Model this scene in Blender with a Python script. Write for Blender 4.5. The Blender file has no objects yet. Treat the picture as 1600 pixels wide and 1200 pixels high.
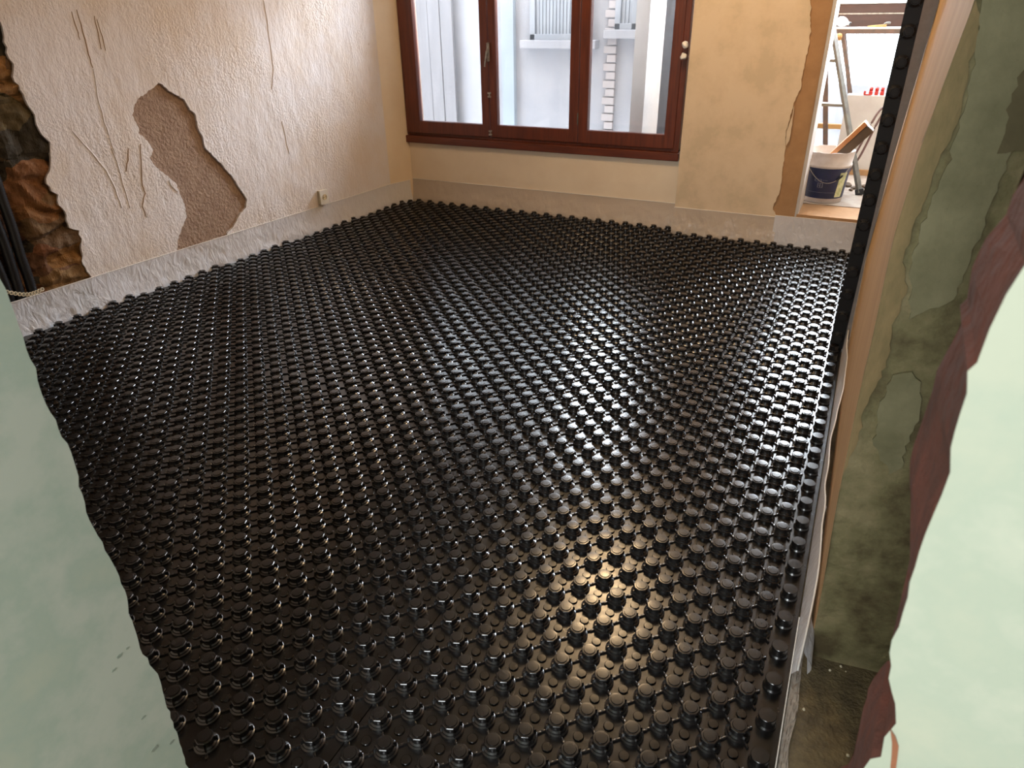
import bpy, bmesh, math, random
from mathutils import Vector, Matrix, noise, geometry
random.seed(7)
SC = bpy.context.scene
COL = SC.collection

# ---------------------------------------------------------------- camera
CAM = Vector((-0.0569, -3.0636, 1.4908))
FPX = 1081.8
PITCH, ROLL, YAW = math.radians(28.578), math.radians(-1.0153), math.radians(-26.4232)
fwd = Vector((math.sin(YAW)*math.cos(PITCH), math.cos(YAW)*math.cos(PITCH), -math.sin(PITCH)))
rt0 = Vector((math.cos(YAW), -math.sin(YAW), 0.0))
up0 = rt0.cross(fwd)
RT = math.cos(ROLL)*rt0 + math.sin(ROLL)*up0
UP = -math.sin(ROLL)*rt0 + math.cos(ROLL)*up0
cd = bpy.data.cameras.new('camera')
cam = bpy.data.objects.new('camera', cd)
COL.objects.link(cam)
cam.matrix_world = Matrix(((RT.x, UP.x, -fwd.x, CAM.x), (RT.y, UP.y, -fwd.y, CAM.y), (RT.z, UP.z, -fwd.z, CAM.z), (0, 0, 0, 1)))
cd.sensor_width = 36.0
cd.sensor_fit = 'HORIZONTAL'
cd.lens = FPX/1600*36.0
cd.clip_start = 0.02
cd.dof.use_dof = True
cd.dof.focus_distance = 2.4
cd.dof.aperture_fstop = 10.0
SC.camera = cam

SC.view_settings.view_transform = 'Standard'
SC.view_settings.look = 'None'
SC.view_settings.gamma = 1.0
SC.view_settings.use_curve_mapping = False
SC.view_settings.exposure = 0.0

# ---------------------------------------------------------------- sky
world = bpy.data.worlds.new('world')
SC.world = world
world.use_nodes = True
bg = world.node_tree.nodes['Background']
bg.inputs[0].default_value = (0.86, 0.93, 1.0, 1)
bg.inputs[1].default_value = 8.0

# ---------------------------------------------------------------- lamps
def area(name, loc, target, sx, sy, power, col):
    l = bpy.data.lights.new(name, 'AREA')
    l.shape = 'RECTANGLE'; l.size = sx; l.size_y = sy; l.energy = power; l.color = col
    o = bpy.data.objects.new(name, l); COL.objects.link(o)
    o.location = loc
    o.rotation_euler = (Vector(target)-Vector(loc)).to_track_quat('-Z', 'Y').to_euler()
    return o
area('skylight_over_courtyard', (-1.7, 4.0, 2.75), (-3.4, 0.2, 0.9), 2.4, 0.9, 780, (0.86, 0.93, 1.0))
area('daylight_at_far_window', (-0.1, 4.35, 2.06), (-0.8, 0.0, 1.1), 2.6, 1.1, 650, (0.88, 0.94, 1.0))
area('daylight_in_camera_room', (-0.22, -4.8, 1.85), (0.0, -2.3, 0.9), 1.0, 1.1, 80, (0.93, 0.98, 1.0))
bl = bpy.data.lights.new('ceiling_bulb_light', 'POINT')
bl.energy = 63; bl.color = (1.0, 0.69, 0.38); bl.shadow_soft_size = 0.16
blo = bpy.data.objects.new('ceiling_bulb_light', bl); COL.objects.link(blo)
blo.location = (-1.15, 0.6, 2.35)

# ---------------------------------------------------------------- picture point -> point of a plane of the place
def ray(x, y):
    return (x-800)/FPX*RT - (y-600)/FPX*UP + fwd
def on(x, y, p0, n):
    d = ray(x, y)
    return CAM + d*((Vector(p0)-CAM).dot(Vector(n))/d.dot(Vector(n)))
def aty(x, y, Y): return on(x, y, (0, Y, 0), (0, 1, 0))
def atz(x, y, z=0.0): return on(x, y, (0, 0, z), (0, 0, 1))

# ---------------------------------------------------------------- materials
def mat(name, c1, c2=None, scale=3.0, rough=0.8, bump=0.0, bscale=60.0, spec=0.5, metal=0.0, detail=6.0,
        c3=None, lo=0.35, hi=0.65, stretch=None, bdist=0.004, coat=0.0):
    m = bpy.data.materials.new(name); m.use_nodes = True
    nt = m.node_tree; N = nt.nodes; L = nt.links
    b = N['Principled BSDF']
    b.inputs['Roughness'].default_value = rough
    b.inputs['Metallic'].default_value = metal
    b.inputs['Specular IOR Level'].default_value = spec
    b.inputs['Coat Weight'].default_value = coat
    b.inputs['Base Color'].default_value = (*c1, 1)
    tc = N.new('ShaderNodeTexCoord'); mp = N.new('ShaderNodeMapping')
    L.new(tc.outputs['Object'], mp.inputs[0])
    if stretch: mp.inputs['Scale'].default_value = stretch
    if c2:
        n = N.new('ShaderNodeTexNoise'); n.inputs['Scale'].default_value = scale
        n.inputs['Detail'].default_value = detail; n.inputs['Roughness'].default_value = 0.62
        L.new(mp.outputs[0], n.inputs['Vector'])
        r = N.new('ShaderNodeValToRGB'); r.color_ramp.elements[0].position = lo; r.color_ramp.elements[1].position = hi
        r.color_ramp.elements[0].color = (*c1, 1); r.color_ramp.elements[1].color = (*c2, 1)
        if c3:
            e = r.color_ramp.elements.new((lo+hi)/2); e.color = (*c3, 1)
        L.new(n.outputs[0], r.inputs[0]); L.new(r.outputs[0], b.inputs['Base Color'])
    if bump:
        n2 = N.new('ShaderNodeTexNoise'); n2.inputs['Scale'].default_value = bscale; n2.inputs['Detail'].default_value = 5
        L.new(mp.outputs[0], n2.inputs['Vector'])
        bp = N.new('ShaderNodeBump'); bp.inputs['Strength'].default_value = bump; bp.inputs['Distance'].default_value = bdist
        L.new(n2.outputs[0], bp.inputs['Height']); L.new(bp.outputs[0], b.inputs['Normal'])
    return m

def mat_nodes(m):
    nt = m.node_tree
    return nt.nodes, nt.links, nt.nodes['Principled BSDF']

M = {}
# old lime plaster of the left wall: pinkish grey, tan stains, fine craquelure in places
m = mat('old_plaster', (0.76, 0.715, 0.72), (0.70, 0.60, 0.52), 1.7, 0.82, lo=0.42, hi=0.68)
N, L, b = mat_nodes(m)
tc = [n for n in N if n.type == 'TEX_COORD'][0]
na = N.new('ShaderNodeTexNoise'); na.inputs['Scale'].default_value = 70; na.inputs['Detail'].default_value = 4
nb = N.new('ShaderNodeTexNoise'); nb.inputs['Scale'].default_value = 1.9; nb.inputs['Detail'].default_value = 3
mpz = N.new('ShaderNodeMapping'); mpz.inputs['Scale'].default_value = (1, 1, 0.45)
nc = N.new('ShaderNodeTexNoise'); nc.inputs['Scale'].default_value = 9; nc.inputs['Detail'].default_value = 7; nc.inputs['Roughness'].default_value = 0.7
L.new(tc.outputs['Object'], na.inputs['Vector']); L.new(tc.outputs['Object'], nb.inputs['Vector'])
L.new(tc.outputs['Object'], mpz.inputs[0]); L.new(mpz.outputs[0], nc.inputs['Vector'])
rr = N.new('ShaderNodeMapRange'); rr.inputs[1].default_value = 0.45; rr.inputs[2].default_value = 0.62
rr.inputs[3].default_value = 0.12; rr.inputs[4].default_value = 1.0
L.new(nb.outputs[0], rr.inputs[0])
mu = N.new('ShaderNodeMath'); mu.operation = 'MULTIPLY'; L.new(na.outputs[0], mu.inputs[0]); L.new(rr.outputs[0], mu.inputs[1])
ad = N.new('ShaderNodeMath'); ad.operation = 'MULTIPLY_ADD'; ad.inputs[1].default_value = 2.2; L.new(nc.outputs[0], ad.inputs[0]); L.new(mu.outputs[0], ad.inputs[2])
bp = N.new('ShaderNodeBump'); bp.inputs['Strength'].default_value = 0.75; bp.inputs['Distance'].default_value = 0.009
L.new(ad.outputs[0], bp.inputs['Height']); L.new(bp.outputs[0], b.inputs['Normal'])
# brown spots
ns = N.new('ShaderNodeTexNoise'); ns.inputs['Scale'].default_value = 11; ns.inputs['Detail'].default_value = 8; ns.inputs['Roughness'].default_value = 0.75
L.new(mpz.outputs[0], ns.inputs['Vector'])
rs = N.new('ShaderNodeMapRange'); rs.inputs[1].default_value = 0.665; rs.inputs[2].default_value = 0.72; L.new(ns.outputs[0], rs.inputs[0])
mx = N.new('ShaderNodeMix'); mx.data_type = 'RGBA'
old = b.inputs['Base Color'].links[0].from_socket
L.new(rs.outputs[0], mx.inputs[0]); L.new(old, mx.inputs[6]); mx.inputs[7].default_value = (0.33, 0.20, 0.11, 1)
L.new(mx.outputs[2], b.inputs['Base Color'])
M['old_plaster'] = m

M['mortar'] = mat('brown_mortar', (0.30, 0.20, 0.145), (0.37, 0.26, 0.19), 14, 0.95, 0.9, 55, bdist=0.012)
M['cream'] = mat('cream_plaster', (0.80, 0.68, 0.53), (0.74, 0.61, 0.46), 2.4, 0.8, 0.25, 25, lo=0.4, hi=0.7)
M['cream_patchy'] = mat('patchy_skim_plaster', (0.66, 0.53, 0.38), (0.56, 0.45, 0.31), 5.0, 0.75, 0.3, 18, lo=0.42, hi=0.62, c3=(0.63, 0.50, 0.35))
M['clay'] = mat('brown_render', (0.40, 0.235, 0.115), (0.32, 0.18, 0.085), 6, 0.9, 0.5, 30)
M['tan'] = mat('tan_reveal_plaster', (0.54, 0.335, 0.155), (0.46, 0.28, 0.125), 9, 0.8, 0.3, 30, stretch=(1, 1, .15))
M['white'] = mat('white_paint', (0.50, 0.475, 0.45), (0.44, 0.41, 0.39), 6, 0.6)
M['ceiling'] = mat('ceiling_plaster', (0.52, 0.51, 0.50), (0.46, 0.45, 0.44), 2, 0.9)
M['concrete'] = mat('rough_concrete', (0.20, 0.15, 0.075), (0.10, 0.075, 0.04), 22, 0.75, 1.0, 120, bdist=0.006, stretch=(1, 1, 1))
M['screed'] = mat('dusty_screed', (0.27, 0.21, 0.17), (0.40, 0.35, 0.30), 9, 0.85, 0.4, 30)
M['green'] = mat('pale_green_paint', (0.46, 0.50, 0.40), (0.50, 0.53, 0.445), 5.0, 0.55, 0.1, 60, lo=0.4, hi=0.6, c3=(0.405, 0.47, 0.385), bdist=.001)
M['green_yellow_toned'] = mat('yellowish_green_toned_down', (0.425, 0.445, 0.345), (0.455, 0.47, 0.375), 5.0, 0.6, 0.1, 60, lo=.4, hi=.6, c3=(0.38, 0.42, 0.33), bdist=.001)  # yellower wall green, also darkened in the colour to offset strong light
M['brick_red'] = mat('broken_red_brick', (0.15, 0.040, 0.024), (0.085, 0.028, 0.018), 16, 0.95, 0.9, 40, bdist=0.01)
M['dark_spot'] = mat('dark_spot_grey', (0.22, 0.25, 0.20), (0.3, 0.34, 0.27), 60)
M['crack'] = mat('raw_crack', (0.30, 0.11, 0.05), (0.2, 0.08, 0.04), 20, 0.95)
M['stain'] = mat('brown_drip', (0.42, 0.29, 0.19), (0.34, 0.23, 0.15), 20, 0.8)

# black thermoformed plastic of the underfloor heating panels
m = mat('black_plastic', (0.0095, 0.0082, 0.0078), None, rough=0.3, spec=0.78)
N, L, b = mat_nodes(m)
tc = [n for n in N if n.type == 'TEX_COORD'][0]
n1 = N.new('ShaderNodeTexNoise'); n1.inputs['Scale'].default_value = 26; n1.inputs['Detail'].default_value = 3
gm = N.new('ShaderNodeNewGeometry'); L.new(gm.outputs['Position'], n1.inputs['Vector'])
mr = N.new('ShaderNodeMapRange'); mr.inputs[3].default_value = 0.17; mr.inputs[4].default_value = 0.33
L.new(n1.outputs[0], mr.inputs[0]); L.new(mr.outputs[0], b.inputs['Roughness'])
bp = N.new('ShaderNodeBump'); bp.inputs['Strength'].default_value = 0.12; bp.inputs['Distance'].default_value = 0.004
L.new(n1.outputs[0], bp.inputs['Height']); L.new(bp.outputs[0], b.inputs['Normal'])
M['black'] = m
M['matte_black'] = mat('matte_black_plastic', (0.012, 0.0105, 0.010), None, rough=0.6, spec=0.25)
M['foam'] = mat('grey_insulation_foam', (0.30, 0.25, 0.215), (0.26, 0.215, 0.185), 40, 0.9)

# milky plastic film of the edge strips
def film(name, col, transp, rough=0.22):
    m = bpy.data.materials.new(name); m.use_nodes = True
    N = m.node_tree.nodes; L = m.node_tree.links
    out = N['Material Output']; b = N['Principled BSDF']
    b.inputs['Base Color'].default_value = (*col, 1); b.inputs['Roughness'].default_value = rough
    t = N.new('ShaderNodeBsdfTransparent'); tr = N.new('ShaderNodeBsdfTranslucent'); tr.inputs[0].default_value = (*col, 1)
    m1 = N.new('ShaderNodeMixShader'); m1.inputs[0].default_value = 0.3
    L.new(b.outputs[0], m1.inputs[1]); L.new(tr.outputs[0], m1.inputs[2])
    m2 = N.new('ShaderNodeMixShader'); m2.inputs[0].default_value = transp
    L.new(m1.outputs[0], m2.inputs[1]); L.new(t.outputs[0], m2.inputs[2]); L.new(m2.outputs[0], out.inputs[0])
    gm = N.new('ShaderNodeNewGeometry')
    mp = N.new('ShaderNodeMapping'); mp.inputs['Scale'].default_value = (1, 1, .5); L.new(gm.outputs['Position'], mp.inputs[0])
    n = N.new('ShaderNodeTexNoise'); n.inputs['Scale'].default_value = 28; n.inputs['Detail'].default_value = 4; n.inputs['Distortion'].default_value = 1.2
    L.new(mp.outputs[0], n.inputs['Vector'])
    bp = N.new('ShaderNodeBump'); bp.inputs['Strength'].default_value = 0.7; bp.inputs['Distance'].default_value = 0.012
    L.new(n.outputs[0], bp.inputs['Height']); L.new(bp.outputs[0], b.inputs['Normal'])
    return m
M['film'] = film('milky_film', (0.86, 0.87, 0.92), 0.10)
M['film_clear'] = film('clear_crinkled_film', (0.74, 0.66, 0.58), 0.35, 0.15)

m = mat('red_brown_wood', (0.150, 0.034, 0.014), (0.085, 0.020, 0.010), 7, 0.36, 0.15, 40, stretch=(6, 6, 0.5), spec=0.5, bdist=.001)
M['wood_red'] = m
M['wood_red_h'] = mat('red_brown_wood_rail', (0.150, 0.034, 0.014), (0.085, 0.020, 0.010), 7, 0.36, 0.15, 40, stretch=(0.5, 6, 6), bdist=.001)
M['metal'] = mat('worn_zinc', (0.45, 0.42, 0.38), (0.25, 0.22, 0.19), 40, 0.4, metal=0.8)
M['outer_wall'] = mat('white_courtyard_wall', (0.265, 0.258, 0.27), (0.225, 0.222, 0.24), 4, 0.85, 0.5, 22, lo=.4, hi=.7)
M['outer_board'] = mat('grey_weathered_boards', (0.12, 0.115, 0.12), (0.165, 0.155, 0.16), 6, 0.8, 0.3, 30, stretch=(8, 8, .4))
M['outer_blue'] = mat('bluish_pilaster', (0.23, 0.265, 0.295), (0.21, 0.24, 0.27), 4, 0.8)
M['outer_shutter'] = mat('grey_shutter', (0.20, 0.215, 0.24), (0.23, 0.24, 0.26), 8, 0.6)
M['outer_dark'] = mat('dark_open_shutter', (0.05, 0.046, 0.046), (0.07, 0.06, 0.06), 10, 0.6, stretch=(6, 6, .5))
M['outer_brick'] = mat('pale_bricks', (0.29, 0.255, 0.25), (0.31, 0.28, 0.275), 12, 0.85)
M['brown_frame'] = mat('dark_brown_frame', (0.07, 0.03, 0.022), (0.05, 0.024, 0.018), 6, 0.4, stretch=(1, 6, 6))
M['steel'] = mat('grey_green_steel', (0.16, 0.16, 0.14), (0.10, 0.09, 0.08), 20, 0.5, metal=0.3)
M['rust'] = mat('rusty_steel', (0.17, 0.10, 0.075), (0.10, 0.08, 0.07), 18, 0.6)
M['ochre_wood'] = mat('ochre_wood', (0.52, 0.30, 0.10), (0.40, 0.21, 0.07), 8, 0.6, stretch=(1, 6, 6))
M['dark_wood'] = mat('dark_brown_wood', (0.095, 0.055, 0.025), (0.06, 0.035, 0.018), 8, 0.6)
M['float_wood'] = mat('orange_wood', (0.46, 0.19, 0.06), (0.34, 0.13, 0.04), 10, 0.55)
M['bucket_white'] = mat('plaster_stained_white_plastic', (0.62, 0.56, 0.53), (0.50, 0.43, 0.39), 12, 0.5)
M['navy'] = mat('navy_label', (0.008, 0.016, 0.075), (0.012, 0.02, 0.055), 14, 0.45)
M['yellow_label'] = mat('pale_yellow_label', (0.58, 0.58, 0.33), (0.40, 0.42, 0.20), 30, 0.5, lo=.45, hi=.6)
M['grey_print'] = mat('grey_print', (0.16, 0.17, 0.22), rough=0.5)
M['red_plastic'] = mat('red_plastic', (0.38, 0.025, 0.015), rough=0.35)
M['white_plastic'] = mat('white_plastic', (0.78, 0.76, 0.72), rough=0.35)
M['ivory'] = mat('ivory_plastic', (0.70, 0.62, 0.45), (0.62, 0.54, 0.38), 30, rough=0.4)
M['black_tube'] = mat('black_corrugated_tube', (0.012, 0.012, 0.014), rough=0.38)
M['hose'] = mat('brown_hose', (0.10, 0.05, 0.045), rough=0.4)
M['pier'] = mat('old_green_lime_paint', (0.085, 0.062, 0.026), (0.27, 0.22, 0.115), 7.5, 0.85, 0.9, 22, lo=.36, hi=.66, c3=(0.18, 0.155, 0.072), bdist=.014, detail=12)
M['pier_light'] = mat('grey_green_skim', (0.17, 0.155, 0.08), (0.25, 0.225, 0.125), 9, 0.8, 0.6, 24, detail=12, bdist=.008)
M['pier_ochre'] = mat('ochre_undercoat', (0.33, 0.225, 0.105), (0.17, 0.135, 0.06), 12, 0.9, 0.9, 30, detail=12, stretch=(1, 1, .4), bdist=.008)
M['pier_dark'] = mat('dark_olive_render', (0.145, 0.12, 0.06), (0.10, 0.08, 0.04), 7, 0.9, 0.4, 30)

# stones in earth mortar
m = bpy.data.materials.new('rubble_stone'); m.use_nodes = True
N, L, b = mat_nodes(m); b.inputs['Roughness'].default_value = 0.9
tc = N.new('ShaderNodeTexCoord')
dn = N.new('ShaderNodeTexNoise'); dn.inputs['Scale'].default_value = 7; L.new(tc.outputs['Object'], dn.inputs['Vector'])
vm = N.new('ShaderNodeVectorMath'); vm.operation = 'MULTIPLY_ADD'; vm.inputs[1].default_value = (.12, .12, .12)
L.new(dn.outputs['Color'], vm.inputs[0]); L.new(tc.outputs['Object'], vm.inputs[2])
mp = N.new('ShaderNodeMapping'); mp.inputs['Scale'].default_value = (1, 1, 1.9); L.new(vm.outputs[0], mp.inputs[0])
vo = N.new('ShaderNodeTexVoronoi'); vo.inputs['Scale'].default_value = 4.2; L.new(mp.outputs[0], vo.inputs['Vector'])
sx = N.new('ShaderNodeSeparateColor'); L.new(vo.outputs['Color'], sx.inputs[0])
rp = N.new('ShaderNodeValToRGB'); rp.color_ramp.interpolation = 'LINEAR'
E_ = rp.color_ramp.elements; E_[0].position = 0; E_[0].color = (0.035, 0.028, 0.018, 1); E_[1].position = 1; E_[1].color = (0.28, 0.15, 0.055, 1)
for p, c in ((.25, (0.055, 0.045, 0.03)), (.45, (0.24, 0.115, 0.03)), (.65, (0.17, 0.065, 0.03)), (.85, (0.10, 0.075, 0.035))):
    e = E_.new(p); e.color = (*c, 1)
L.new(sx.outputs[0], rp.inputs[0])
nn = N.new('ShaderNodeTexNoise'); nn.inputs['Scale'].default_value = 24; nn.inputs['Detail'].default_value = 7; L.new(tc.outputs['Object'], nn.inputs['Vector'])
mx = N.new('ShaderNodeMix'); mx.data_type = 'RGBA'; mx.blend_type = 'OVERLAY'; mx.inputs[0].default_value = 0.55
L.new(rp.outputs[0], mx.inputs[6]); L.new(nn.outputs[0], mx.inputs[7]); L.new(mx.outputs[2], b.inputs['Base Color'])
bp = N.new('ShaderNodeBump'); bp.inputs['Strength'].default_value = 0.8; bp.inputs['Distance'].default_value = 0.02
L.new(nn.outputs[0], bp.inputs['Height']); L.new(bp.outputs[0], b.inputs['Normal'])
M['stone'] = m

# window glass, slightly dusty
m = bpy.data.materials.new('dusty_glass'); m.use_nodes = True
N = m.node_tree.nodes; L = m.node_tree.links; out = N['Material Output']
t = N.new('ShaderNodeBsdfTransparent'); t.inputs[0].default_value = (0.96, 0.97, 0.98, 1)
g = N.new('ShaderNodeBsdfGlossy'); g.inputs['Roughness'].default_value = 0.02
d = N.new('ShaderNodeBsdfTranslucent'); d.inputs[0].default_value = (0.85, 0.88, 0.95, 1)
fr = N.new('ShaderNodeFresnel'); fr.inputs[0].default_value = 1.45
m1 = N.new('ShaderNodeMixShader'); L.new(fr.outputs[0], m1.inputs[0]); L.new(t.outputs[0], m1.inputs[1]); L.new(g.outputs[0], m1.inputs[2])
m2 = N.new('ShaderNodeMixShader')
gm = N.new('ShaderNodeNewGeometry'); mp = N.new('ShaderNodeMapping'); mp.inputs['Scale'].default_value = (9, 1, .8); L.new(gm.outputs['Position'], mp.inputs[0])
n = N.new('ShaderNodeTexNoise'); n.inputs['Scale'].default_value = 3; n.inputs['Detail'].default_value = 5; L.new(mp.outputs[0], n.inputs['Vector'])
mr = N.new('ShaderNodeMapRange'); mr.inputs[3].default_value = 0.0; mr.inputs[4].default_value = 0.035; L.new(n.outputs[0], mr.inputs[0]); L.new(mr.outputs[0], m2.inputs[0])
L.new(m1.outputs[0], m2.inputs[1]); L.new(d.outputs[0], m2.inputs[2]); L.new(m2.outputs[0], out.inputs[0])
M['glass'] = m

# ---------------------------------------------------------------- mesh helpers
def obj(name, bm, material, parent=None, smooth=False, loc=None):
    me = bpy.data.meshes.new(name)
    if isinstance(bm, bmesh.types.BMesh):
        bmesh.ops.recalc_face_normals(bm, faces=bm.faces)
        bm.to_mesh(me); bm.free()
    else:
        me.from_pydata(*bm); me.update()
    me.materials.append(material)
    if smooth:
        for p in me.polygons: p.use_smooth = True
    o = bpy.data.objects.new(name, me); COL.objects.link(o)
    if parent: o.parent = parent
    if loc is not None: o.location = loc
    return o
def tag(o, label=None, cat=None, group=None, kind=None):
    if label: o['label'] = label
    if cat: o['category'] = cat
    if group: o['group'] = group
    if kind: o['kind'] = kind
    return o
def empty(name, loc=(0, 0, 0), rz=0):
    o = bpy.data.objects.new(name, None); COL.objects.link(o); o.location = loc; o.rotation_euler = (0, 0, rz)
    o.empty_display_size = .05
    return o
def struct(name, bm, m, smooth=False):
    return tag(obj(name, bm, m, None, smooth), kind='structure')
def box(bm, x0, x1, y0, y1, z0, z1, bev=0.0, mtx=None):
    g = bmesh.new()
    vs = [g.verts.new((x, y, z)) for x in (x0, x1) for y in (y0, y1) for z in (z0, z1)]
    for f in ((0, 1, 3, 2), (4, 6, 7, 5), (0, 4, 5, 1), (2, 3, 7, 6), (0, 2, 6, 4), (1, 5, 7, 3)):
        g.faces.new([vs[i] for i in f])
    bmesh.ops.recalc_face_normals(g, faces=g.faces)
    if bev: bmesh.ops.bevel(g, geom=g.edges[:], offset=bev, segments=2, affect='EDGES', profile=.5)
    if mtx: bmesh.ops.transform(g, matrix=mtx, verts=g.verts)
    merge(bm, g)
def merge(bm, g):
    mp = {v: bm.verts.new(v.co) for v in g.verts}
    for f in g.faces:
        try: bm.faces.new([mp[v] for v in f.verts])
        except ValueError: pass
    g.free()
def beam(bm, p, q, w, h, side=None):
    """a bar of section w x h from p to q"""
    p = Vector(p); q = Vector(q); d = (q-p); l = d.length; d.normalize()
    s = Vector(side) if side else Vector((0, 0, 1))
    if abs(d.dot(s)) > .95: s = Vector((0, 1, 0))
    u = d.cross(s).normalized(); v = u.cross(d)
    mtx = Matrix(((d.x, u.x, v.x, p.x), (d.y, u.y, v.y, p.y), (d.z, u.z, v.z, p.z), (0, 0, 0, 1)))
    box(bm, 0, l, -w/2, w/2, -h/2, h/2, min(w, h)*.12, mtx)
def tube(bm, pts, r, seg=12, ridged=0, caps=True):
    pts = [Vector(p) for p in pts]; rings = []
    # resample with Catmull-Rom
    P = []
    n = len(pts)
    for i in range(n-1):
        p0 = pts[max(i-1, 0)]; p1 = pts[i]; p2 = pts[i+1]; p3 = pts[min(i+2, n-1)]
        k = max(3, int((p2-p1).length/(ridged or .02)))
        for j in range(k):
            t = j/k
            P.append(.5*((2*p1)+(p2-p0)*t+(2*p0-5*p1+4*p2-p3)*t*t+(3*p1-p0-3*p2+p3)*t**3))
    P.append(pts[-1])
    up = Vector((0.3, 0.2, 1)).normalized()
    for i, p in enumerate(P):
        d = (P[min(i+1, len(P)-1)]-P[max(i-1, 0)]).normalized()
        u = d.cross(up).normalized(); v = d.cross(u)
        rad = r*(1.0 if (not ridged or i % 2 == 0) else 0.86)
        rings.append([bm.verts.new(p+rad*(math.cos(a)*u+math.sin(a)*v)) for a in [2*math.pi*k/seg for k in range(seg)]])
    for a, b_ in zip(rings, rings[1:]):
        for k in range(seg): bm.faces.new((a[k], a[(k+1) % seg], b_[(k+1) % seg], b_[k]))
    if caps:
        bm.faces.new(rings[0]); bm.faces.new(rings[-1][::-1])
def lathe(bm, prof, seg=32, cx=0, cy=0, cz=0, a0=0, a1=2*math.pi, lobes=None):
    full = abs(a1-a0-2*math.pi) < 1e-6
    n = seg if full else seg+1
    rings = []
    for k_, (r, z) in enumerate(prof):
        if r < 1e-6: rings.append([bm.verts.new((cx, cy, cz+z))]); continue
        ring = []
        for k in range(n):
            a = a0+(a1-a0)*k/seg
            rr_ = r*(1+(lobes[1]*math.cos(lobes[0]*a) if lobes and k_ in lobes[2] else 0))
            ring.append(bm.verts.new((cx+rr_*math.cos(a), cy+rr_*math.sin(a), cz+z)))
        rings.append(ring)
    for A, B in zip(rings, rings[1:]):
        for k in range(seg):
            k2 = (k+1) % n
            if len(A) == 1 and len(B) == 1: continue
            if len(A) == 1: bm.faces.new((A[0], B[k2], B[k]))
            elif len(B) == 1: bm.faces.new((A[k], A[k2], B[0]))
            else: bm.faces.new((A[k], A[k2], B[k2], B[k]))
def jag(pts, amp, step, seed=0, closed=False):
    """a polyline made ragged"""
    rnd = random.Random(seed); out = []
    n = len(pts); rng = range(n if closed else n-1)
    for i in rng:
        p = Vector(pts[i]); q = Vector(pts[(i+1) % n]); l = (q-p).length; k = max(1, int(l/step))
        d = (q-p); nrm = Vector((-d.y, d.x)); nrm = nrm.normalized() if nrm.length else nrm
        for j in range(k):
            t = j/k
            out.append(p+d*t+nrm*(rnd.uniform(-amp, amp) if j else rnd.uniform(-amp, amp)*.3))
    if not closed: out.append(Vector(pts[-1]))
    return out
def inside(pt, loop):
    c = False; n = len(loop); x, y = pt
    for i in range(n):
        a = loop[i]; b_ = loop[i-1]
        if (a[1] > y) != (b_[1] > y) and x < (b_[0]-a[0])*(y-a[1])/(b_[1]-a[1])+a[0]: c = not c
    return c
def cdt(loops):
    co = []; ed = []
    for lp in loops:
        s = len(co); co += [Vector((p[0], p[1])) for p in lp]
        ed += [(s+i, s+(i+1) % len(lp)) for i in range(len(lp))]
    V, Ed, F, *_ = geometry.delaunay_2d_cdt(co, ed, [], 0, 1e-6)
    keep = []
    for f in F:
        m_ = sum((V[i] for i in f), Vector((0, 0)))/len(f)
        if sum(inside(m_, lp) for lp in loops) % 2: keep.append(f)
    return V, keep
def slab(outer, holes, to3, depth):
    """flat layer from 2-D outlines (with holes), front face through to3(u, v), thickness along depth"""
    V, F = cdt([outer]+holes)
    bm = bmesh.new(); dv = Vector(depth)
    f = [bm.verts.new(to3(v.x, v.y)) for v in V]; bk = [bm.verts.new(to3(v.x, v.y)+dv) for v in V]
    cnt = {}
    for fc in F:
        bm.faces.new([f[i] for i in fc]); bm.faces.new([bk[i] for i in reversed(fc)])
        for i in range(len(fc)):
            e = tuple(sorted((fc[i], fc[(i+1) % len(fc)]))); cnt[e] = cnt.get(e, 0)+1
    for (i, j), c in cnt.items():
        if c == 1: bm.faces.new((f[i], f[j], bk[j], bk[i]))
    return bm
def grid_surface(nu, nv, fn):
    vs = [fn(i/nu, j/nv) for j in range(nv+1) for i in range(nu+1)]
    fs = [(j*(nu+1)+i, j*(nu+1)+i+1, (j+1)*(nu+1)+i+1, (j+1)*(nu+1)+i) for j in range(nv) for i in range(nu)]
    return (vs, [], fs)

CEIL = 2.65
# ================================================================ SETTING
# left wall: plane x = -3.78 + .085 y
def LW(y, z, off=0.0):
    return Vector((-3.78+.085*y+off, y-.085*off, z))
LN = Vector((1, -.085, 0)).normalized()
def lpx(x, y):
    p = on(x, y, LW(0, 0), LN); return Vector((p.y, p.z))
# masonry body behind the plaster
bm = bmesh.new()
P = [LW(-2.5, 0, -.30), LW(-2.5, 0, -.14), LW(-.70, 0, -.14), LW(-.70, 0, -.016), LW(2.4, 0, -.016), LW(2.4, 0, -.30)]
lo = [bm.verts.new((p.x, p.y, -.02)) for p in P]; hi = [bm.verts.new((p.x, p.y, CEIL)) for p in P]
bm.faces.new(lo); bm.faces.new(hi)
for i in range(6): bm.faces.new((lo[i], lo[(i+1) % 6], hi[(i+1) % 6], hi[i]))
wl = struct('wall_left', bm, M['mortar'])
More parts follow.
